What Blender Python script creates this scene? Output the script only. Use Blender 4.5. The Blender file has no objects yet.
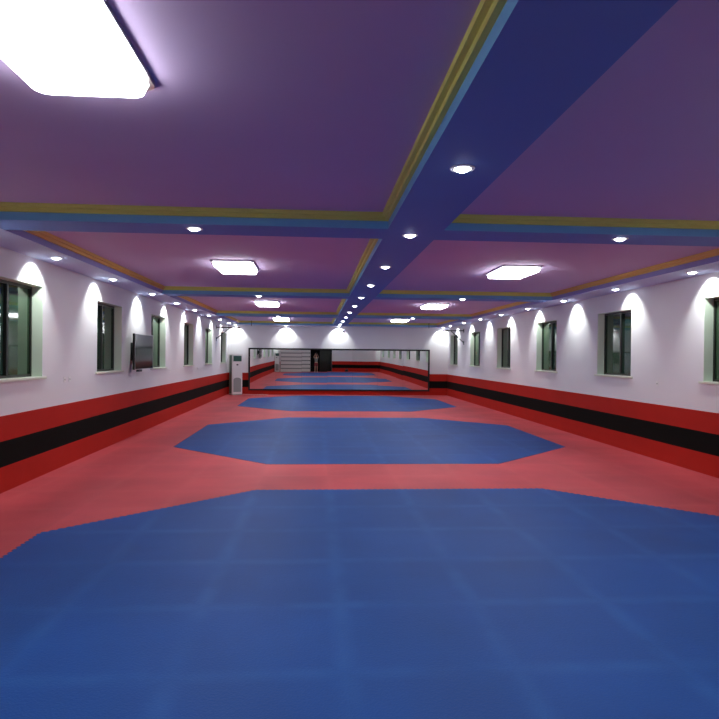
import bpy, bmesh, math, random
from mathutils import Vector, Matrix
random.seed(7)
C = bpy.context.scene.collection
PI = math.pi
u = 1.235                     # survey units to metres
XL, XR = -3.335*u, 5.095*u    # side walls
YF, YB = 23.89*u, -1.05*u     # far and back wall
ZS, ZC = 2.618*u, 2.752*u     # soffit underside, coffer ceiling
ZCAM = 1.5*u
B2, B1, BT = .275*u, .549*u, .819*u   # wall bands

# ------------------------------------------------------------ materials
def lin(c):
    return tuple(((x/12.92) if x <= .04045 else ((x+.055)/1.055)**2.4) for x in c)
def mat(name, rgb, rough=.6, metal=0., spec=.5, noise=0., nscale=6., bump=0., bscale=80., emit=None, es=0.):
    m = bpy.data.materials.new(name); m.use_nodes = True
    nt = m.node_tree; N = nt.nodes; L = nt.links
    b = N['Principled BSDF']
    b.inputs['Roughness'].default_value = rough
    b.inputs['Metallic'].default_value = metal
    b.inputs['Specular IOR Level'].default_value = spec
    b.inputs['Base Color'].default_value = (*rgb, 1)
    tc = N.new('ShaderNodeTexCoord')
    if noise > 0:
        n = N.new('ShaderNodeTexNoise'); n.inputs['Scale'].default_value = nscale; n.inputs['Detail'].default_value = 4
        L.new(tc.outputs['Object'], n.inputs['Vector'])
        r = N.new('ShaderNodeMapRange'); r.inputs['To Min'].default_value = 1-noise; r.inputs['To Max'].default_value = 1+noise
        L.new(n.outputs['Fac'], r.inputs['Value'])
        mx = N.new('ShaderNodeMix'); mx.data_type = 'RGBA'; mx.blend_type = 'MULTIPLY'; mx.inputs[0].default_value = 1
        mx.inputs[6].default_value = (*rgb, 1); L.new(r.outputs[0], mx.inputs[7]); L.new(mx.outputs[2], b.inputs['Base Color'])
    if bump > 0:
        n2 = N.new('ShaderNodeTexNoise'); n2.inputs['Scale'].default_value = bscale
        L.new(tc.outputs['Object'], n2.inputs['Vector'])
        bp = N.new('ShaderNodeBump'); bp.inputs['Strength'].default_value = bump; bp.inputs['Distance'].default_value = .01
        L.new(n2.outputs['Fac'], bp.inputs['Height']); L.new(bp.outputs[0], b.inputs['Normal'])
    if emit:
        b.inputs['Emission Color'].default_value = (*emit, 1); b.inputs['Emission Strength'].default_value = es
    return m

def mat_foam(name, rgb, seam_rgb, gx, gy, seam=.35, rough=.55):
    """EVA foam: metre tiles with soft worn jigsaw seams, cloudy wear and a fine grain."""
    m = bpy.data.materials.new(name); m.use_nodes = True
    nt = m.node_tree; N = nt.nodes; L = nt.links
    b = N['Principled BSDF']; b.inputs['Roughness'].default_value = rough
    b.inputs['Specular IOR Level'].default_value = .22
    geo = N.new('ShaderNodeNewGeometry'); sx = N.new('ShaderNodeSeparateXYZ'); L.new(geo.outputs['Position'], sx.inputs[0])
    def math_(op, a, c=None, d=None):
        n = N.new('ShaderNodeMath'); n.operation = op
        for i, v in enumerate((a, c, d)):
            if v is None: continue
            if isinstance(v, (int, float)): n.inputs[i].default_value = v
            else: L.new(v, n.inputs[i])
        return n.outputs[0]
    def near(coord, off):
        f = math_('FRACT', math_('ADD', coord, off))
        return math_('MINIMUM', f, math_('SUBTRACT', 1., f))      # 0 on the seam
    dx, dy = near(sx.outputs[0], -gx+50), near(sx.outputs[1], -gy+50)
    wob = N.new('ShaderNodeTexNoise'); wob.inputs['Scale'].default_value = 9; wob.inputs['Detail'].default_value = 3
    L.new(geo.outputs['Position'], wob.inputs['Vector'])
    wob.inputs['Scale'].default_value = 1.7; wob.inputs['Detail'].default_value = 5
    wobr = N.new('ShaderNodeMapRange'); wobr.inputs['From Min'].default_value = .36; wobr.inputs['From Max'].default_value = .66
    wobr.inputs['To Min'].default_value = .05; wobr.inputs['To Max'].default_value = seam*1.5
    L.new(wob.outputs['Fac'], wobr.inputs['Value'])
    d = math_('MINIMUM', dx, dy)
    soft = N.new('ShaderNodeMapRange'); soft.interpolation_type = 'SMOOTHSTEP'
    soft.inputs['From Min'].default_value = .0; soft.inputs['From Max'].default_value = .12
    soft.inputs['To Min'].default_value = 1; soft.inputs['To Max'].default_value = 0
    L.new(d, soft.inputs['Value'])
    s = math_('MULTIPLY', soft.outputs[0], wobr.outputs[0])
    # tile to tile tone
    fl = N.new('ShaderNodeVectorMath'); fl.operation = 'FLOOR'
    ad = N.new('ShaderNodeVectorMath'); ad.operation = 'ADD'; ad.inputs[1].default_value = (-gx+50, -gy+50, 0)
    L.new(geo.outputs['Position'], ad.inputs[0]); L.new(ad.outputs[0], fl.inputs[0])
    wn = N.new('ShaderNodeTexWhiteNoise'); L.new(fl.outputs[0], wn.inputs['Vector'])
    cl = N.new('ShaderNodeTexNoise'); cl.inputs['Scale'].default_value = .9; cl.inputs['Detail'].default_value = 5
    L.new(geo.outputs['Position'], cl.inputs['Vector'])
    fine = N.new('ShaderNodeTexNoise'); fine.inputs['Scale'].default_value = 42; fine.inputs['Detail'].default_value = 2
    L.new(geo.outputs['Position'], fine.inputs['Vector'])
    tone = math_('ADD', math_('MULTIPLY', wn.outputs[0], .10), math_('MULTIPLY', cl.outputs['Fac'], .60))
    tone = math_('ADD', tone, math_('MULTIPLY', fine.outputs['Fac'], .14))
    tone = math_('ADD', tone, .58)
    mx = N.new('ShaderNodeMix'); mx.data_type = 'RGBA'; mx.blend_type = 'MULTIPLY'; mx.inputs[0].default_value = 1
    mx.inputs[6].default_value = (*rgb, 1); L.new(tone, mx.inputs[7])
    m2 = N.new('ShaderNodeMix'); m2.data_type = 'RGBA'; m2.inputs[7].default_value = (*seam_rgb, 1)
    L.new(mx.outputs[2], m2.inputs[6]); L.new(s, m2.inputs[0]); L.new(m2.outputs[2], b.inputs['Base Color'])
    bp = N.new('ShaderNodeBump'); bp.inputs['Strength'].default_value = .35; bp.inputs['Distance'].default_value = .004
    f2 = N.new('ShaderNodeTexVoronoi'); f2.inputs['Scale'].default_value = 70
    L.new(geo.outputs['Position'], f2.inputs['Vector']); L.new(f2.outputs['Distance'], bp.inputs['Height'])
    L.new(bp.outputs[0], b.inputs['Normal'])
    return m

M = {}
M['wall']   = mat('white_wall_paint', (.76,.75,.77), .75, noise=.03, nscale=1.5)
M['bred']   = mat('red_wall_band', (.44,.022,.014), .7, noise=.08, nscale=3, spec=.08)
M['bblk']   = mat('black_wall_band', (.008,.008,.007), .8, spec=.05)
M['ceil']   = mat('lilac_ceiling_paint', (.57,.44,.66), .8, noise=.05, nscale=.8)
M['soffit'] = mat('blue_soffit_paint', (.14,.27,.60), .7, noise=.04, nscale=1)
M['psoffit']= mat('pale_blue_soffit_paint', (.48,.56,.80), .7, noise=.04, nscale=1)
M['face']   = mat('sky_blue_beam_face', (.17,.45,.74), .7)
M['pface']  = mat('dusky_blue_soffit_face', (.28,.30,.62), .7)
M['yellow'] = mat('mustard_moulding_paint', (.68,.68,.17), .65)
M['yellow_bounce']  = mat('mustard_moulding_red_bounce', (.74,.50,.14), .65)  # mustard shifted to orange: bounce from the red wall put into the colour
M['red']    = mat_foam('red_foam_mat', (.56,.075,.085), (.66,.15,.16), -2.804, .612, .12)
M['blue']   = mat_foam('blue_foam_mat', (.006,.064,.27), (.025,.12,.39), -2.804, .612, .30)
M['seam']   = mat('maroon_mat_edge', (.12,.01,.07), .7)
M['frame']  = mat('dark_window_frame', (.012,.013,.011), .4)
M['glass']  = mat('night_window_glass', (.034,.072,.038), .05, spec=.9)
M['glassd'] = mat('darker_window_glass', (.022,.050,.036), .04, spec=1.)
M['sill']   = mat('pale_stone_sill', (.66,.70,.58), .35)
M['reveal'] = mat('pale_reveal_paint', (.66,.78,.64), .6)
M['white']  = mat('white_plastic', (.80,.80,.78), .35)
M['grey']   = mat('grey_plastic', (.30,.34,.32), .5)
M['acside'] = mat('grey_green_panel', (.16,.22,.17), .5)
M['vent']   = mat('dark_green_vent', (.03,.12,.09), .35)
M['black']  = mat('black_plastic', (.012,.012,.013), .35)
M['screen'] = mat('dark_glossy_screen', (.020,.040,.036), .08, spec=1.)
M['silver'] = mat('silver_trim', (.6,.62,.63), .3, metal=.9)
M['steel']  = mat('dark_painted_steel', (.03,.05,.045), .45, metal=.3)
M['mirror'] = mat('mirror_glass', (.80,.86,.83), .0, metal=1.)
M['panel']  = mat('glowing_white_diffuser', (.9,.9,.9), .4, emit=(.93,.97,1.), es=11)
M['lens']   = mat('glowing_downlight_lens', (.9,.9,.9), .4, emit=(.93,.97,1.), es=14)
M['skin']   = mat('skin', (.55,.30,.21), .5)
M['hair']   = mat('black_hair', (.012,.010,.009), .5)
M['shirt']  = mat('grey_shirt', (.20,.22,.21), .85, noise=.1, nscale=20)
M['shorts'] = mat('dark_red_shorts', (.30,.05,.06), .85)
M['curtain']= mat('dark_mottled_curtain', (.045,.048,.045), .8, noise=1., nscale=16)
M['dark']   = mat('dark_doorway_interior', (.008,.008,.008), .8)
M['cord']   = mat('white_cable', (.75,.73,.70), .5)

# ------------------------------------------------------------ mesh helpers
def box(bm, x0, x1, y0, y1, z0, z1, mi=0, mat4=None):
    vs = [bm.verts.new((x, y, z)) for z in (z0, z1) for y in (y0, y1) for x in (x0, x1)]
    if mat4 is not None:
        for v in vs: v.co = mat4 @ v.co
    fs = []
    for q in ((0,2,3,1),(4,5,7,6),(0,1,5,4),(2,6,7,3),(0,4,6,2),(1,3,7,5)):
        f = bm.faces.new([vs[i] for i in q]); f.material_index = mi; fs.append(f)
    return fs       # bottom, top, -y, +y, -x, +x
def obj(name, bm, mats, parent=None, loc=(0,0,0), bevel=0., smooth=False):
    bmesh.ops.recalc_face_normals(bm, faces=bm.faces)
    me = bpy.data.meshes.new(name); bm.to_mesh(me); bm.free()
    for m in (mats if isinstance(mats, (list, tuple)) else [mats]): me.materials.append(m)
    o = bpy.data.objects.new(name, me); C.objects.link(o); o.location = loc
    if parent is not None: o.parent = parent
    if smooth:
        for p in me.polygons: p.use_smooth = True
    if bevel > 0:
        b = o.modifiers.new('bevel', 'BEVEL'); b.width = bevel; b.segments = 2; b.limit_method = 'ANGLE'
    return o
def tag(o, label, cat, group=None, kind=None):
    o['label'] = label; o['category'] = cat
    if group: o['group'] = group
    if kind: o['kind'] = kind
    return o
def empty(name, loc, rz=0.):
    o = bpy.data.objects.new(name, None); C.objects.link(o); o.location = loc; o.rotation_euler = (0,0,rz); o.empty_display_size = .1
    return o
def copy_tree(o, parent=None):
    c = o.copy(); C.objects.link(c)
    if parent is not None: c.parent = parent
    for ch in list(o.children): copy_tree(ch, c)
    return c
def rbox(bm, w, h, z0, z1, r, mi=0, n=6, shrink=0.):
    """rounded rectangle slab, w along x, h along y; the lower face can be shrunk"""
    def ring(z, s):
        pts = []
        for cx, cy, a0 in ((1,1,0),(-1,1,PI/2),(-1,-1,PI),(1,-1,1.5*PI)):
            for k in range(n+1):
                a = a0 + k*PI/2/n
                pts.append(bm.verts.new((cx*(w/2-r-s)+r*math.cos(a), cy*(h/2-r-s)+r*math.sin(a), z)))
        return pts
    a, b = ring(z0, shrink), ring(z1, 0)
    for i in range(len(a)):
        f = bm.faces.new((a[i], a[(i+1)%len(a)], b[(i+1)%len(a)], b[i])); f.material_index = mi
    f = bm.faces.new(a); f.material_index = mi
    f = bm.faces.new(b); f.material_index = mi
def lathe(bm, prof, n=24, mi=0, close=True):
    """profile of (radius, z) turned about z"""
    rings = []
    for r, z in prof:
        rings.append([bm.verts.new((r*math.cos(2*PI*k/n), r*math.sin(2*PI*k/n), z)) for k in range(n)])
    for a, b in zip(rings, rings[1:]):
        for k in range(n):
            f = bm.faces.new((a[k], a[(k+1)%n], b[(k+1)%n], b[k])); f.material_index = mi
    if close:
        for rg in (rings[0], rings[-1]):
            f = bm.faces.new(rg); f.material_index = mi
def tube(bm, pts, r, n=8, mi=0):
    pts = [Vector(p) for p in pts]; rings = []
    for i, p in enumerate(pts):
        d = (pts[min(i+1, len(pts)-1)] - pts[max(i-1, 0)]).normalized()
        a = Vector((0,0,1)) if abs(d.z) < .9 else Vector((1,0,0))
        e = d.cross(a).normalized(); g = d.cross(e).normalized()
        rr = r[i] if isinstance(r, (list, tuple)) else r
        rings.append([bm.verts.new(p + rr*(math.cos(2*PI*k/n)*e + math.sin(2*PI*k/n)*g)) for k in range(n)])
    for a, b in zip(rings, rings[1:]):
        for k in range(n):
            f = bm.faces.new((a[k], a[(k+1)%n], b[(k+1)%n], b[k])); f.material_index = mi
    bm.faces.new(rings[0]).material_index = mi; bm.faces.new(rings[-1]).material_index = mi

# ------------------------------------------------------------ setting: floor
bm = bmesh.new(); box(bm, XL-.3, XR+.3, YB-1.6, YF+.3, -.12, 0)
tag(obj('floor', bm, M['red']), 'red foam mat floor running the length of the hall around the blue octagons', 'floor', kind='structure')

# blue octagons, 8 m across, jigsaw teeth all round
def octagon(ox, oy, grow=0.):
    s, c = 8., 2.
    P = [(c,0),(s-c,0),(s,c),(s,s-c),(s-c,s),(c,s),(0,s-c),(0,c)]
    out = []
    for i in range(8):
        a, b = Vector(P[i]), Vector(P[(i+1)%8]); d = b-a; ln = d.length; d.normalize(); nrm = Vector((d.y, -d.x))
        n = max(2, round(ln/.085)); st = ln/n
        for k in range(n):
            for t, h in ((0,-.011),(.42,-.011),(.5,.011),(.92,.011)):
                p = a + d*(k+t)*st + nrm*(h+grow); out.append((p.x, p.y))
    return out
mats_info = [(.612, 'large blue octagonal foam mat nearest the camera, running out of the bottom of the picture'),
             (10.64, 'middle blue octagonal foam mat, halfway down the hall between two others'),
             (20.74, 'farthest blue octagonal foam mat, right in front of the wall mirror')]
for y0, lab in mats_info:
    r = empty('octagonal_mat', (-2.804, y0, 0)); tag(r, lab, 'mat', 'blue octagonal mats laid along the hall')
    for nm, g, z0, z1, mt in (('mat_border', .009, 0., .0015, M['seam']), ('mat_surface', 0., .0005, .004, M['blue'])):
        bm = bmesh.new(); pts = octagon(0, 0, g)
        lo = [bm.verts.new((x, y, z0)) for x, y in pts]; hi = [bm.verts.new((x, y, z1)) for x, y in pts]
        bm.faces.new(hi)
        for i in range(len(lo)): bm.faces.new((lo[i], lo[(i+1)%len(lo)], hi[(i+1)%len(lo)], hi[i]))
        o = obj(nm, bm, mt, r)
        if nm == 'mat_border': o['label'] = 'dark maroon toothed seam round the blue mat'

# ------------------------------------------------------------ setting: walls with window openings
WY = [1.0, 4.12, 7.27, 10.38, 13.52, 16.66, 19.72, 22.78]
WY = [y*u for y in WY]
WHW = .605*u; WZ0, WZ1 = 1.203*u, 2.308*u; DEP = .125*u; TH = .32
def side_wall(name, x0, x1, lab):
    bm = bmesh.new()
    box(bm, x0, x1, YB-.3, YF+.3, -.12, WZ0); box(bm, x0, x1, YB-.3, YF+.3, WZ1, ZC+.2)
    ys = [YB-.3] + [v for y in WY for v in (y-WHW, y+WHW)] + [YF+.3]
    for a, b in zip(ys[::2], ys[1::2]): box(bm, x0, x1, a, b, WZ0, WZ1)
    tag(obj(name, bm, M['wall']), lab, 'wall', kind='structure')
side_wall('wall_left', XL-TH, XL, 'long white left wall with dark windows above red and black bands')
side_wall('wall_right', XR, XR+TH, 'long white right wall with dark windows above red and black bands')
bm = bmesh.new(); box(bm, XL, XR, YF, YF+.3, -.12, ZC+.2)
tag(obj('wall_far', bm, M['wall']), 'white end wall behind the long mirror', 'wall', kind='structure')
DX0, DX1, DZ = -.46*u, 1.12*u, 2.2      # dark doorway behind the camera
bm = bmesh.new()
box(bm, XL, DX0, YB-.3, YB, -.12, ZC+.2); box(bm, DX1, XR, YB-.3, YB, -.12, ZC+.2); box(bm, DX0, DX1, YB-.3, YB, DZ, ZC+.2)
tag(obj('wall_back', bm, M['wall']), 'white back wall seen only in the mirror, with a dark doorway', 'wall', kind='structure')

# bands
tn = 0
def band(x0, x1, y0, y1, z0, z1, m, lab):
    global tn; tn += 1
    bm = bmesh.new(); box(bm, x0, x1, y0, y1, z0, z1)
    tag(obj('trim_%d' % tn, bm, m), lab, 'wall band', kind='structure')
T = .014
for z0, z1, m, what in ((0, B2, M['bred'], 'lower red'), (B2, B1, M['bblk'], 'black'), (B1, BT, M['bred'], 'upper red')):
    band(XL, XL+T, YB, YF, z0, z1, m, what+' padded band along the left wall')
    band(XR-T, XR, YB, YF, z0, z1, m, what+' padded band along the right wall')
    band(XL+T, XR-T, YF-T, YF, z0, z1, m, what+' padded band along the far wall')
    band(XL+T, DX0-.08, YB, YB+T, z0, z1, m, what+' padded band on the back wall beside the cabinet')
    band(DX1+.08, XR-T, YB, YB+T, z0, z1, m, what+' padded band on the back wall beside the doorway')

# doorway behind the camera
d = empty('door_1', ((DX0+DX1)/2, YB, 0)); tag(d, 'dark open doorway in the back wall reflected in the mirror', 'doorway', kind='structure')
hw = (DX1-DX0)/2
bm = bmesh.new()
box(bm, -hw-.07, -hw, -.02, .04, 0, DZ+.07); box(bm, hw, hw+.07, -.02, .04, 0, DZ+.07); box(bm, -hw, hw, -.02, .04, DZ, DZ+.07)
obj('door_frame', bm, M['frame'], d)
bm = bmesh.new()
box(bm, -hw-.2, hw+.2, -1.5, -1.45, 0, DZ+.1); box(bm, -hw-.2, -hw-.15, -1.45, -.3, 0, DZ+.1); box(bm, hw+.15, hw+.2, -1.45, -.3, 0, DZ+.1)
box(bm, -hw-.2, hw+.2, -1.45, -.3, DZ+.1, DZ+.15); box(bm, -hw-.15, hw+.15, -1.45, -.3, 0, .004)
obj('dark_interior', bm, M['dark'], d)

# ------------------------------------------------------------ windows
def make_window(side):
    r = empty('window_1', (0,0,0))
    s = side      # room lies at +x for the left wall (s=1), -x for the right (s=-1)
    def X(a, b): return (min(a*s, b*s), max(a*s, b*s))
    fx = X(-DEP-.06, -DEP)
    bm = bmesh.new(); t = .045
    box(bm, *fx, -WHW, -WHW+t, WZ0, WZ1); box(bm, *fx, WHW-t, WHW, WZ0, WZ1)
    box(bm, *fx, -WHW+t, WHW-t, WZ0, WZ0+t); box(bm, *fx, -WHW+t, WHW-t, WZ1-t, WZ1)
    fr = obj('window_frame', bm, M['frame'], r)
    bm = bmesh.new(); box(bm, *fx, -.028, .028, WZ0+t, WZ1-t); obj('mullion', bm, M['frame'], r)
    gx = X(-DEP-.035, -DEP-.025)
    bm = bmesh.new(); box(bm, *gx, .028, WHW-t, WZ0+t, WZ1-t); obj('glass_pane', bm, M['glass'], r)
    gx = X(-DEP-.05, -DEP-.04)
    bm = bmesh.new(); box(bm, *gx, -WHW+t, -.028, WZ0+t, WZ1-t); o = obj('glass_pane', bm, M['glassd'], r); o['label'] = 'darker sliding window pane'
    sx = X(-DEP, .035)
    bm = bmesh.new(); box(bm, *sx, -WHW-.08, WHW+.08, WZ0-.03, WZ0+.008); obj('window_sill', bm, M['sill'], r, bevel=.004)
    rx = X(-DEP, -.0)
    bm = bmesh.new(); box(bm, *rx, -WHW, -WHW+.006, WZ0+.008, WZ1-.006); box(bm, *rx, WHW-.006, WHW, WZ0+.008, WZ1-.006); box(bm, *rx, -WHW, WHW, WZ1-.006, WZ1)
    o = obj('window_reveal', bm, M['reveal'], r); o['label'] = 'pale green-white plaster reveal'
    return r
ordn = ['nearest', 'second', 'third', 'fourth', 'fifth', 'sixth', 'seventh', 'eighth', 'ninth', 'tenth']
wn = 0
for side, xw, nm in ((1, XL, 'left'), (-1, XR, 'right')):
    proto = make_window(side)
    for i, y in enumerate(WY):
        w = proto if i == 0 else copy_tree(proto)
        wn += 1; w.name = 'window_%d' % wn
        w.location = (xw, y, 0)
        if i < 2: lab = 'dark night window in the %s wall close to the camera, seen only in the mirror' % nm
        elif i == 2: lab = 'dark two-pane night window in the %s wall, cut by the %s edge of the photo' % (nm, nm)
        else: lab = 'dark two-pane night window in the %s wall, %s from the camera' % (nm, ordn[i-2])
        tag(w, lab, 'window', 'dark windows along the %s wall' % nm, 'structure')

# ------------------------------------------------------------ ceiling, beams, coffers
bm = bmesh.new(); box(bm, XL, XR, YB, YF, ZC, ZC+.2)
ceiling = tag(obj('ceiling', bm, M['ceil']), 'purple coffered ceiling with blue beams and mustard moulding', 'ceiling', kind='structure')
BXL, BXR = .622*u, 1.117*u
PXL, PXR = -2.85*u, 4.56*u
rows = [(3.65+2.06*i)*u for i in range(-2, 10)]          # downlight rows
CB = [(5.455*u, 5.92*u), (11.80*u, 12.26*u), (18.05*u, 18.51*u)]
YP0, YP1 = -.22*u, 23.28*u
def beam(name, x0, x1, y0, y1, m, lab):
    bm = bmesh.new(); fs = box(bm, x0, x1, y0, y1, ZS, ZC)
    for f in fs[1:]: f.material_index = 1
    o = obj(name, bm, [m, M['pface'] if (name == 'perimeter_soffit' and y1-y0 > 5) else M['face']], ceiling); o['label'] = lab; return o
beam('central_beam', BXL, BXR, YP0, YP1, M['soffit'], 'deep blue beam running down the middle of the ceiling')
beam('perimeter_soffit', XL, PXL, YB, YF, M['psoffit'], 'pale blue soffit along the left wall')
beam('perimeter_soffit', PXR, XR, YB, YF, M['psoffit'], 'pale blue soffit along the right wall')
beam('perimeter_soffit', PXL, PXR, YP1, YF, M['psoffit'], 'pale blue soffit along the far wall')
beam('perimeter_soffit', PXL, PXR, YB, YP0, M['psoffit'], 'pale blue soffit along the back wall')
for a, b in CB:
    beam('cross_beam', PXL, BXL, a, b, M['soffit'], 'blue cross beam left of the central beam')
    beam('cross_beam', BXR, PXR, a, b, M['soffit'], 'blue cross beam right of the central beam')
zy = 2.685*u
ys = [YP0] + [v for ab in CB for v in ab] + [YP1]
for a, b in zip(ys[::2], ys[1::2]):
    for x0, x1 in ((PXL, BXL), (BXR, PXR)):
        bm = bmesh.new()
        prof = [(0, zy), (.035, zy), (.035, zy+.04), (.07, zy+.04), (.07, ZC)]
        rg = []
        for off, z in prof:
            rg.append([bm.verts.new(p) for p in ((x0+off, a+off, z), (x1-off, a+off, z), (x1-off, b-off, z), (x0+off, b-off, z))])
        for p, q in zip(rg, rg[1:]):
            for k in range(4):
                f = bm.faces.new((p[k], p[(k+1)%4], q[(k+1)%4], q[k]))
                if (x0 == PXL and k == 3) or (x1 == PXR and k == 1): f.material_index = 1  # edges next to the side walls carry the painted-in red bounce
        o = obj('cove_moulding', bm, [M['yellow'], M['yellow_bounce']], ceiling); o['label'] = 'stepped mustard moulding round one ceiling coffer'

# ------------------------------------------------------------ downlights
def make_downlight():
    r = empty('downlight', (0,0,0))
    bm = bmesh.new(); lathe(bm, [(.062,0),(.062,-.008),(.088,-.008),(.092,-.002),(.092,0)], 28)
    obj('trim_ring', bm, M['white'], r, smooth=False)
    bm = bmesh.new(); lathe(bm, [(.001,-.030),(.03,-.026),(.05,-.015),(.0615,-.002),(.0615,-.0005)], 28)
    obj('lens', bm, M['lens'], r)
    return r
def spot(parent, name, power, size, aim=(0,0,0)):
    l = bpy.data.lights.new(name, 'SPOT'); l.energy = power; l.spot_size = math.radians(size); l.spot_blend = .42
    l.shadow_soft_size = .04; l.color = (.95, 1., .97)
    o = bpy.data.objects.new(name, l); C.objects.link(o); o.parent = parent; o.location = (0,0,-.04); o.rotation_euler = aim
    return o
DL = make_downlight(); first = [True]
spots = {}
def downlight(x, y, lab, group, power=34, size=130, aim=(0,0,0)):
    if first[0]: o = DL; first[0] = False
    else:
        o = DL.copy(); C.objects.link(o)
        for ch in DL.children:
            if ch.type == 'MESH': c = ch.copy(); C.objects.link(c); c.parent = o
    o.location = (x, y, ZS); tag(o, lab, 'ceiling light', group)
    key = (power, size)
    if key not in spots:
        s = spot(o, 'spot_lamp', power, size, aim); spots[key] = s.data
    else:
        s = bpy.data.objects.new('spot_lamp', spots[key]); C.objects.link(s); s.parent = o; s.location = (0,0,-.04); s.rotation_euler = aim
G1, G2, G3, G4, G5 = 'downlights in the central beam', 'downlights along the left soffit', 'downlights along the right soffit', 'downlights in the cross beams', 'downlights above the far wall'
PWC, PWW = 28, 42
AL, AR, AF = (0, math.radians(37), 0), (0, math.radians(-37), 0), (math.radians(37), 0, 0)
for i, y in enumerate(rows):
    if i < 2:
        cl = ll = rl = None
        lab = 'round downlight in the %s, above or behind the camera, outside the photo'
        downlight(.8555*u, y, (lab % 'central beam')+(' (nearer)' if i else ''), G1, 10)
        downlight(-3.06*u, y, (lab % 'left soffit')+(' (nearer)' if i else ''), G2, PWW, 100, AL)
        downlight(4.82*u, y, (lab % 'right soffit')+(' (nearer)' if i else ''), G3, PWW, 100, AR)
        continue
    k = i-2
    downlight(.8555*u, y, 'round lit downlight in the central blue beam, %s from the camera' % ordn[k], G1, PWC)
    if k < 2: ll, rl = ['round downlight in the left soffit just outside the photo, %s to the camera' % w for w in ('closest', 'next')], ['round downlight in the right soffit just outside the photo, %s to the camera' % w for w in ('closest', 'next')]; ll = ll[k]; rl = rl[k]
    else:
        ll = 'round lit downlight in the soffit along the left wall, %s from the camera' % ordn[k-2]
        rl = 'round lit downlight in the soffit along the right wall, %s from the camera' % ordn[k-2]
    downlight(-3.06*u, y-(.19*u if k in (2, 3) else 0), ll, G2, PWW, 100, AL)
    downlight(4.82*u, y-(.06*u if k in (2, 3) else 0), rl, G3, PWW, 100, AR)
cbn = ['first', 'second', 'third']
for k, y in enumerate((5.64*u, 11.90*u, 18.08*u)):
    downlight(-1.09*u, y, 'round downlight in the %s cross beam from the camera, left of the central beam' % cbn[k], G4, PWC)
    downlight(2.82*u, y, 'round downlight in the %s cross beam from the camera, right of the central beam' % cbn[k], G4, PWC)
for x, w in ((-3.02, 'above the far left corner and the air conditioner'), (-1.13, 'above the left part of the mirror'), (.8555, 'at the far end of the central beam'), (4.86, 'above the far right corner')):
    downlight(x*u, 23.62*u, 'round downlight in the far soffit, '+w, G5, PWW, 100, AF)

# ------------------------------------------------------------ rectangular ceiling lamps
def make_panel():
    r = empty('ceiling_lamp', (0,0,0))
    bm = bmesh.new(); rbox(bm, .69, 1.20, -.03, 0, .07); obj('lamp_base', bm, M['silver'], r)
    bm = bmesh.new(); rbox(bm, .64, 1.15, -.09, -.03, .08, shrink=.02); obj('diffuser', bm, M['panel'], r)
    return r
pn = None
pl = [('left', 2.50, -1.03), ('left', 8.82, -1.125), ('left', 14.95, -1.16), ('left', 21.3, -1.18),
      ('right', 2.50, 2.83), ('right', 8.76, 2.80), ('right', 14.97, 2.85), ('right', 21.1, 2.84)]
cof = ['first (nearest)', 'second', 'third', 'fourth (farthest)']
for k, (s, y, x) in enumerate(pl):
    if pn is None: pn = make_panel(); o = pn
    else: o = copy_tree(pn)
    o.location = (x*u, y*u, ZC)
    tag(o, 'glowing white rectangular lamp with rounded corners in the %s coffer on the %s' % (cof[k % 4], s), 'ceiling light', 'rectangular lamps in the ceiling coffers')

# ------------------------------------------------------------ wall mirror
mx0, mx1, mz0, mz1 = -2.545*u, 4.39*u, .150*u, 1.765*u
mir = empty('wall_mirror', ((mx0+mx1)/2, YF-T-.001, mz0))
tag(mir, 'long low wall mirror in a thin black frame on the far wall', 'mirror')
w = (mx1-mx0)/2; h = mz1-mz0; t = .072; dd = .06
bm = bmesh.new()
box(bm, -w, w, -dd, 0, 0, t); box(bm, -w, w, -dd, 0, h-t, h); box(bm, -w, -w+t, -dd, 0, t, h-t); box(bm, w-t, w, -dd, 0, t, h-t)
obj('mirror_frame', bm, M['dark'], mir)
bm = bmesh.new(); box(bm, -w+t, w-t, -.012, -.002, t, h-t); obj('backing_board', bm, M['black'], mir)
NP = 7; pw = (2*w-2*t)/NP
for k in range(NP):
    a = -w+t+k*pw; lean = .0050+random.uniform(-.0012, .0012); yawk = random.uniform(-.0016, .0016)
    ph = random.uniform(0, 6.28)
    bm = bmesh.new(); nx, nz = 24, 16; g = {}
    for i in range(nx+1):
        for j in range(nz+1):
            fx, fz = i/nx, j/nz
            yy = -.026 - lean*(fz-.5)*(h-2*t) + yawk*(fx-.5)*pw + .00022*math.sin(6.28*fx+ph) + .00025*math.cos(3.14*fz+ph)
            g[i, j] = bm.verts.new((a+.0015+fx*(pw-.003), yy, t+fz*(h-2*t)))
    for i in range(nx):
        for j in range(nz): bm.faces.new((g[i,j], g[i+1,j], g[i+1,j+1], g[i,j+1]))
    me = bpy.data.meshes.new('mirror_panel'); bm.to_mesh(me); bm.free(); me.materials.append(M['mirror'])
    for p in me.polygons: p.use_smooth = True
    o = bpy.data.objects.new('mirror_panel', me); C.objects.link(o); o.parent = mir

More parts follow.
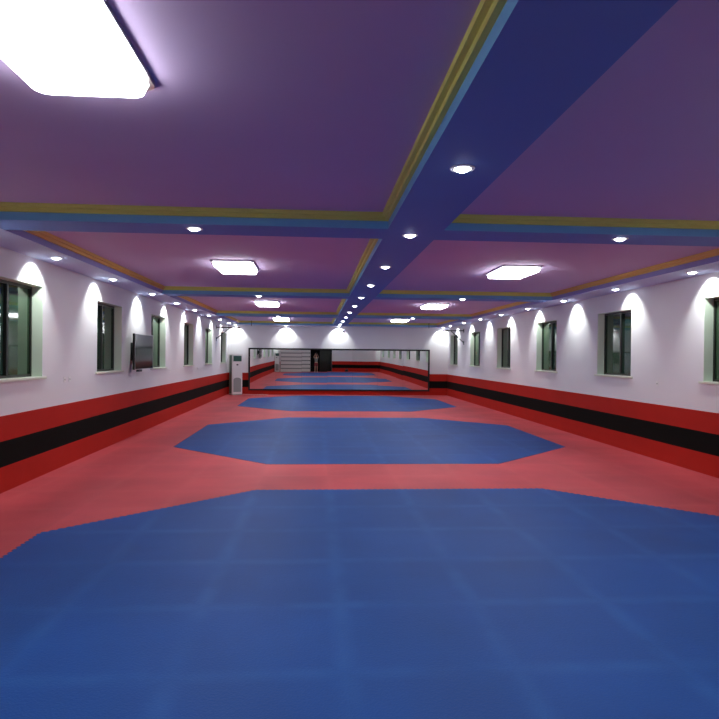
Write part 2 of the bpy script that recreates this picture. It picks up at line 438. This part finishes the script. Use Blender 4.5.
# ------------------------------------------------------------ floor standing air conditioners
def make_ac():
    r = empty('air_conditioner', (0,0,0)); W, Dp, Hh = .52, .34, 1.86
    bm = bmesh.new(); rbox(bm, W, Dp, .04, Hh, .035); obj('body', bm, M['white'], r, smooth=False)
    bm = bmesh.new(); rbox(bm, W-.02, Dp-.02, 0, .04, .03); obj('base_plinth', bm, M['grey'], r)
    bm = bmesh.new(); box(bm, -.20, .20, -Dp/2-.006, -Dp/2+.002, 1.545, 1.80); ov = obj('air_outlet', bm, M['vent'], r)
    for k in range(5):
        bm = bmesh.new(); z = 1.565+k*.05
        box(bm, -.19, .19, -Dp/2-.02, -Dp/2-.006, z, z+.008); o = obj('louvre', bm, M['steel'], ov)
    bm = bmesh.new(); box(bm, -.045, .045, -Dp/2-.004, -Dp/2+.001, 1.36, 1.42); obj('control_display', bm, M['black'], r)
    bm = bmesh.new()
    pts = [(-.19,.14),(.19,.14),(.19,.70)] + [(.19*math.cos(a)+0, .70+.10*math.sin(a)) for a in [k*PI/10 for k in range(1,10)]] + [(-.19,.70)]
    f0 = [bm.verts.new((x, -Dp/2-.004, z)) for x, z in pts]; f1 = [bm.verts.new((x, -Dp/2+.001, z)) for x, z in pts]
    bm.faces.new(f0)
    for i in range(len(pts)): bm.faces.new((f0[i], f0[(i+1)%len(pts)], f1[(i+1)%len(pts)], f1[i]))
    ig = obj('intake_grille', bm, M['grey'], r)
    bm = bmesh.new(); box(bm, -W/2-.003, -W/2+.002, -Dp/2+.04, Dp/2-.04, .08, Hh-.04); o = obj('side_panel', bm, M['acside'], r); o['label'] = 'grey-green side panel'
    return r
ac = make_ac()
ac.location = (-2.975*u, 23.52*u, 0); ac.rotation_euler = (0,0,.56)
tag(ac, 'white floor-standing air conditioner in the far left corner beside the mirror', 'air conditioner', 'floor-standing air conditioners')
ac2 = copy_tree(ac); ac2.location = (-3.05*u, YB+.25, 0); ac2.rotation_euler = (0,0,PI)
tag(ac2, 'white floor-standing air conditioner seen reflected in the left part of the mirror', 'air conditioner', 'floor-standing air conditioners')

# ------------------------------------------------------------ television on the left wall
tv = empty('television', (XL+.20, 11.75*u, 1.535*u), 0)
tag(tv, 'flat black television mounted on the left wall between two windows', 'television')
ln, hh = .745, .395
bm = bmesh.new(); box(bm, -.03, .02, -ln, ln, -hh, hh); obj('tv_body', bm, M['black'], tv, bevel=.006)
bm = bmesh.new(); t = .016
box(bm, .018, .026, -ln, ln, -hh, -hh+t); box(bm, .018, .026, -ln, ln, hh-t, hh); box(bm, .018, .026, -ln, -ln+t, -hh+t, hh-t); box(bm, .018, .026, ln-t, ln, -hh+t, hh-t)
o = obj('bezel', bm, M['silver'], tv); o['label'] = 'thin silver bezel'
bm = bmesh.new(); box(bm, .0195, .0225, -ln+t, ln-t, -hh+t, hh-t); obj('screen', bm, M['screen'], tv)
bm = bmesh.new(); box(bm, -.199, -.185, -.3, .3, -.2, .2); box(bm, -.185, -.03, -.22, -.16, -.12, .12); box(bm, -.185, -.03, .16, .22, -.12, .12)
box(bm, -.06, .0, -.35, -.1, -hh-.05, -hh)
obj('wall_bracket', bm, M['steel'], tv)

# ------------------------------------------------------------ wall brackets for hanging bags
def bracket(x, s, y, z, ln, zb, lab):
    r = empty('wall_bracket_arm', (x, y, z)); tag(r, lab, 'wall bracket', 'steel bracket arms near the far end')
    bm = bmesh.new(); tube(bm, [(0,0,0),(s*ln,0,0)], .021); o = obj('arm', bm, M['steel'], r)
    bm = bmesh.new(); tube(bm, [(s*ln*.56,0,-.01),(0,0,zb-z)], .017); obj('diagonal_brace', bm, M['steel'], r)
    for zz in (0, zb-z):
        bm = bmesh.new(); box(bm, min(0, s*.012), max(0, s*.012), -.06, .06, zz-.08, zz+.08); obj('wall_plate', bm, M['steel'], r)
    bm = bmesh.new(); tube(bm, [(s*(ln-.02),0,0),(s*(ln-.02),0,-.05),(s*(ln-.045),0,-.07)], .012); obj('end_hook', bm, M['steel'], r)
bracket(XL, 1, 21.15*u, 2.405*u, .98, 2.02*u, 'dark steel bracket arm sticking out of the left wall near the air conditioner')
bracket(XR, -1, 21.25*u, 2.405*u, 1.0, 1.985*u, 'dark steel bracket arm sticking out of the right wall near the far window')

# hooks hanging from the far coffers
for x, y, w_ in ((-2.36, 23.0, 'left'), (4.20, 23.05, 'right')):
    bm = bmesh.new()
    tube(bm, [(0,0,0),(0,0,-.20)], .011); tube(bm, [(0,0,-.20),(.02,0,-.23),(.0,0,-.25),(-.02,0,-.235)], .009)
    tag(obj('ceiling_hook', bm, M['steel'], loc=(x*u, y*u, ZC)), 'small dark hook hanging from the ceiling at the far %s' % w_, 'hook', 'small ceiling hooks')

# dome camera on the far wall
r = empty('dome_camera', (1.04*u, YF, 2.44*u)); tag(r, 'tiny black camera high on the far wall under the central beam', 'security camera')
bm = bmesh.new(); lathe(bm, [(.03, 0), (.05, .002), (.05, .03), (.04, .035)], 20); 
for v in bm.verts: v.co = Vector((v.co.x, -v.co.z, v.co.y))
obj('mount', bm, M['white'], r)
bm = bmesh.new(); lathe(bm, [(.042, .03), (.04, .05), (.03, .068), (.012, .078), (.001, .08)], 20)
for v in bm.verts: v.co = Vector((v.co.x, -v.co.z, v.co.y))
obj('lens_dome', bm, M['black'], r, smooth=True)

# wall sockets
def socket(x, s, y, z, lab):
    r = empty('wall_socket', (x, y, z)); tag(r, lab, 'socket', 'wall sockets below the windows')
    bm = bmesh.new(); box(bm, min(0, s*.008), max(0, s*.008), -.043, .043, -.043, .043); obj('face_plate', bm, M['white'], r, bevel=.002)
    bm = bmesh.new()
    for yy in (-.014, .014): box(bm, min(s*.007, s*.009), max(s*.007, s*.009), yy-.004, yy+.004, -.012, .012)
    obj('socket_holes', bm, M['black'], r)
socket(XL, 1, 8.55*u, 1.145*u, 'small white socket on the left wall, closer of a pair below the first window')
socket(XL, 1, 8.72*u, 1.145*u, 'small white socket on the left wall, farther of a pair below the first window')
socket(XL, 1, 14.6*u, 1.11*u, 'small white socket on the left wall beyond the television')
socket(XL, 1, 17.9*u, 1.10*u, 'small white socket on the left wall before the fifth window')
socket(XR, -1, 8.98*u, 1.13*u, 'small white socket on the right wall between the two nearest windows')

# white cable on the floor
bm = bmesh.new()
pts = [(-2.45*u+.12*k, YF-.22-.05*math.sin(k*.9)-.012*k, .010) for k in range(8)]
pts = [(-2.75*u, YF-.08, .010), (-2.6*u, YF-.14, .010)] + pts
tube(bm, pts, .009, 6)
tag(obj('power_cable', bm, M['cord']), 'thin white cable lying on the red floor beside the air conditioner', 'cable')

# ------------------------------------------------------------ things behind the camera, seen in the mirror
r = empty('shoe_cabinet', (-1.62*u, YB+.016, 0)); tag(r, 'tall white open shelving unit reflected in the mirror left of the photographer', 'shelving unit')
cw, cd, chh = 1.155*u, .40, 2.30
for s in (-1, 1):
    bm = bmesh.new(); box(bm, s*cw-(.02 if s > 0 else 0), s*cw+(.02 if s < 0 else 0), 0, cd, 0, chh); obj('side_panel', bm, M['white'], r)
bm = bmesh.new(); box(bm, -cw+.02, cw-.02, 0, .012, 0, chh); obj('back_panel', bm, M['grey'], r)
bm = bmesh.new(); box(bm, -cw+.02, cw-.02, .012, cd, chh-.02, chh); obj('top_panel', bm, M['white'], r)
for k in range(6):
    bm = bmesh.new(); z = .04+k*.37
    f = [(.02,z),(cd,z),(cd,z+.27),(cd-.02,z+.27),(cd-.02,z+.02),(.02,z+.02)]
    a = [bm.verts.new((-cw+.022, y, zz)) for y, zz in f]; b = [bm.verts.new((cw-.022, y, zz)) for y, zz in f]
    bm.faces.new(a); bm.faces.new(b)
    for i in range(6): bm.faces.new((a[i], a[(i+1)%6], b[(i+1)%6], b[i]))
    obj('shelf_tray', bm, M['white'], r)

# curtain in the doorway
bm = bmesh.new(); n = 60; prev = None
for k in range(n+1):
    x = .30*u + k/n*.78*u; y = YB-.12+.035*math.sin(k*.85)
    cur = (bm.verts.new((x, y, .05)), bm.verts.new((x, y+.01*math.sin(k), DZ-.05)))
    if prev: bm.faces.new((prev[0], cur[0], cur[1], prev[1]))
    prev = cur
o = tag(obj('curtain', bm, M['curtain'], smooth=True), 'dark mottled curtain hanging in the doorway behind the photographer', 'curtain')
so = o.modifiers.new('s', 'SOLIDIFY'); so.thickness = .006
# black bag on the floor
bm = bmesh.new(); rbox(bm, .34, .2, 0, .22, .07, shrink=-.01)
r = tag(obj('gym_bag', bm, M['black'], loc=(2.37*u, YB+.2, 0), bevel=.02), 'small black bag on the floor by the back wall, reflected in the mirror', 'bag')
bm = bmesh.new(); tube(bm, [(-.1,0,.21),(-.08,0,.28),(0,0,.31),(.08,0,.28),(.1,0,.21)], .01); obj('bag_handle', bm, M['black'], r)

# ------------------------------------------------------------ photographer
def skinned(name, chains, m, parent=None, sub=1):
    me = bpy.data.meshes.new(name); vs = []; es = []; rad = []; idx = {}
    def V(p, rr):
        key = tuple(round(c, 4) for c in p)
        if key not in idx: idx[key] = len(vs); vs.append(p); rad.append(rr)
        return idx[key]
    for ch in chains:
        ids = [V(p, rr) for p, rr in ch]
        for a, b in zip(ids, ids[1:]): es.append((a, b))
    me.from_pydata(vs, es, []); me.materials.append(m)
    o = bpy.data.objects.new(name, me); C.objects.link(o)
    if parent is not None: o.parent = parent
    sk = o.modifiers.new('skin', 'SKIN'); sk.use_smooth_shade = True
    for i, rr in enumerate(rad):
        d = me.skin_vertices[0].data[i]
        d.radius = rr if isinstance(rr, tuple) else (rr, rr)
    me.skin_vertices[0].data[0].use_root = True
    if sub:
        sb = o.modifiers.new('sub', 'SUBSURF'); sb.levels = sub; sb.render_levels = sub
    return o
P0 = empty('person', (-.02, -.478, 0))
tag(P0, 'person in grey shirt and dark red shorts holding up a phone, reflected in the mirror', 'person')
pel, wai, che, nek = (0,0,.93), (0,-.01,1.10), (0,-.01,1.32), (0,.0,1.46)
ch = [[(pel,(.15,.11)),(wai,(.125,.095)),(che,(.15,.11)),(nek,.055),((0,.01,1.53),.055),((0,.02,1.60),(.076,.09)),((0,.02,1.68),(.072,.088)),((0,.015,1.73),.045)]]
for s in (-1, 1):
    sh, el, wr = (s*.18,0,1.39), (s*.24,.16,1.47), (s*.10,.38,1.74)
    ch.append([(che,(.15,.11)),(sh,.055),(el,.038),(wr,.026),((s*.085,.40,1.79),(.036,.018))])
    hnd = (s*.085,.40,1.79)
    for q in range(4):
        b0 = (s*(.078-.004*q), .418, 1.785+.021*q)
        ch.append([(hnd,(.036,.018)),(b0,.010),(( s*.050,.428,1.79+.021*q),.008),((s*.035,.432,1.795+.02*q),.007)])
    ch.append([(hnd,(.036,.018)),((s*.065,.40,1.83),.010),((s*.05,.40,1.855),.009)])
    ch.append([(pel,(.15,.11)),((s*.10,0,.86),.085),((s*.11,.02,.49),.056),((s*.115,-.01,.28),.052),((s*.12,-.02,.09),.036),((s*.122,.04,.045),(.038,.036)),((s*.125,.15,.03),(.038,.022))])
skinned('body', ch, M['skin'], P0)
c2 = [[((0,0,.90),(.168,.125)),((0,-.01,1.10),(.148,.112)),((0,-.01,1.33),(.168,.122)),((0,0,1.44),(.075,.07))]]
for s in (-1, 1): c2.append([((0,-.01,1.33),(.168,.122)),((s*.18,0,1.39),.072),((s*.215,.09,1.435),.062)])
skinned('shirt', c2, M['shirt'], P0)
c3 = [[((0,0,.95),(.165,.125)),((0,0,.88),(.165,.125))]]
for s in (-1, 1): c3.append([((0,0,.88),(.165,.125)),((s*.105,0,.80),.105),((s*.115,.01,.55),.088)])
skinned('shorts', c3, M['shorts'], P0)
bm = bmesh.new(); bmesh.ops.create_icosphere(bm, subdivisions=3, radius=1)
for v in bm.verts:
    c = v.co.copy(); v.co = Vector((c.x*.085, c.y*.10+.005, 1.685+c.z*.085))
bmesh.ops.delete(bm, geom=[v for v in bm.verts if v.co.y > .05 and v.co.z < 1.70 or v.co.z < 1.60], context='VERTS')
o = obj('hair', bm, M['hair'], P0, smooth=True); o.modifiers.new('s', 'SOLIDIFY').thickness = .012
for s in (-1, 1):
    bm = bmesh.new(); bmesh.ops.create_uvsphere(bm, u_segments=8, v_segments=6, radius=.011, matrix=Matrix.Translation((s*.03, .103, 1.645))); obj('eye', bm, M['black'], P0)
bm = bmesh.new(); bmesh.ops.create_cone(bm, segments=8, radius1=.016, radius2=.006, depth=.05, matrix=Matrix.Translation((0,.112,1.622)) @ Matrix.Rotation(-.35,4,'X')); obj('nose', bm, M['skin'], P0)
bm = bmesh.new(); box(bm, -.022, .022, .098, .106, 1.583, 1.592); o = obj('mouth', bm, M['shorts'], P0)
for s in (-1, 1):
    bm = bmesh.new(); box(bm, s*.078-.008, s*.078+.008, 0, .04, 1.61, 1.665); obj('ear', bm, M['skin'], P0, bevel=.006)
for s in (-1, 1):
    bm = bmesh.new()
    rbox(bm, .095, .27, 0, .065, .04, shrink=-.004); obj('shoe', bm, M['white'], P0, loc=(s*.123, .055, .003))
ph = empty('smartphone', (0, -.035, ZCAM)); tag(ph, 'dark smartphone held up by the photographer in the mirror', 'phone')
bm = bmesh.new(); box(bm, -.08, .08, -.008, 0, -.065, .012); obj('phone_case', bm, M['black'], ph, bevel=.004)
bm = bmesh.new(); box(bm, -.072, .072, -.0095, -.0075, -.06, .007); obj('phone_screen', bm, M['screen'], ph)
bm = bmesh.new(); box(bm, -.01, .01, -.001, .003, -.01, .01); obj('lens_bump', bm, M['silver'], ph)

# ------------------------------------------------------------ world, camera
w = bpy.data.worlds.new('night'); w.use_nodes = True
w.node_tree.nodes['Background'].inputs[0].default_value = (.02,.03,.035,1); w.node_tree.nodes['Background'].inputs[1].default_value = .3
bpy.context.scene.world = w
yaw, pit, rol, fpx = .0699, -.0058, -.0101, 623.45
cam = bpy.data.cameras.new('camera'); co = bpy.data.objects.new('camera', cam); C.objects.link(co)
cam.sensor_width = 36; cam.lens = fpx/719*36; cam.clip_start = .05; cam.clip_end = 200
Rv = Vector((math.cos(yaw), -math.sin(yaw), 0)); Fh = Vector((math.sin(yaw), math.cos(yaw), 0)); Z = Vector((0,0,1))
F = Fh*math.cos(pit)+Z*math.sin(pit); U = -Fh*math.sin(pit)+Z*math.cos(pit)
A = math.cos(rol)*Rv-math.sin(rol)*U; B = math.sin(rol)*Rv+math.cos(rol)*U
m = Matrix((A, B, -F)).transposed().to_4x4(); m.translation = (0, 0, ZCAM); co.matrix_world = m
sc = bpy.context.scene; sc.camera = co
sc.view_settings.view_transform = 'Standard'; sc.view_settings.look = 'None'; sc.view_settings.exposure = 0.80
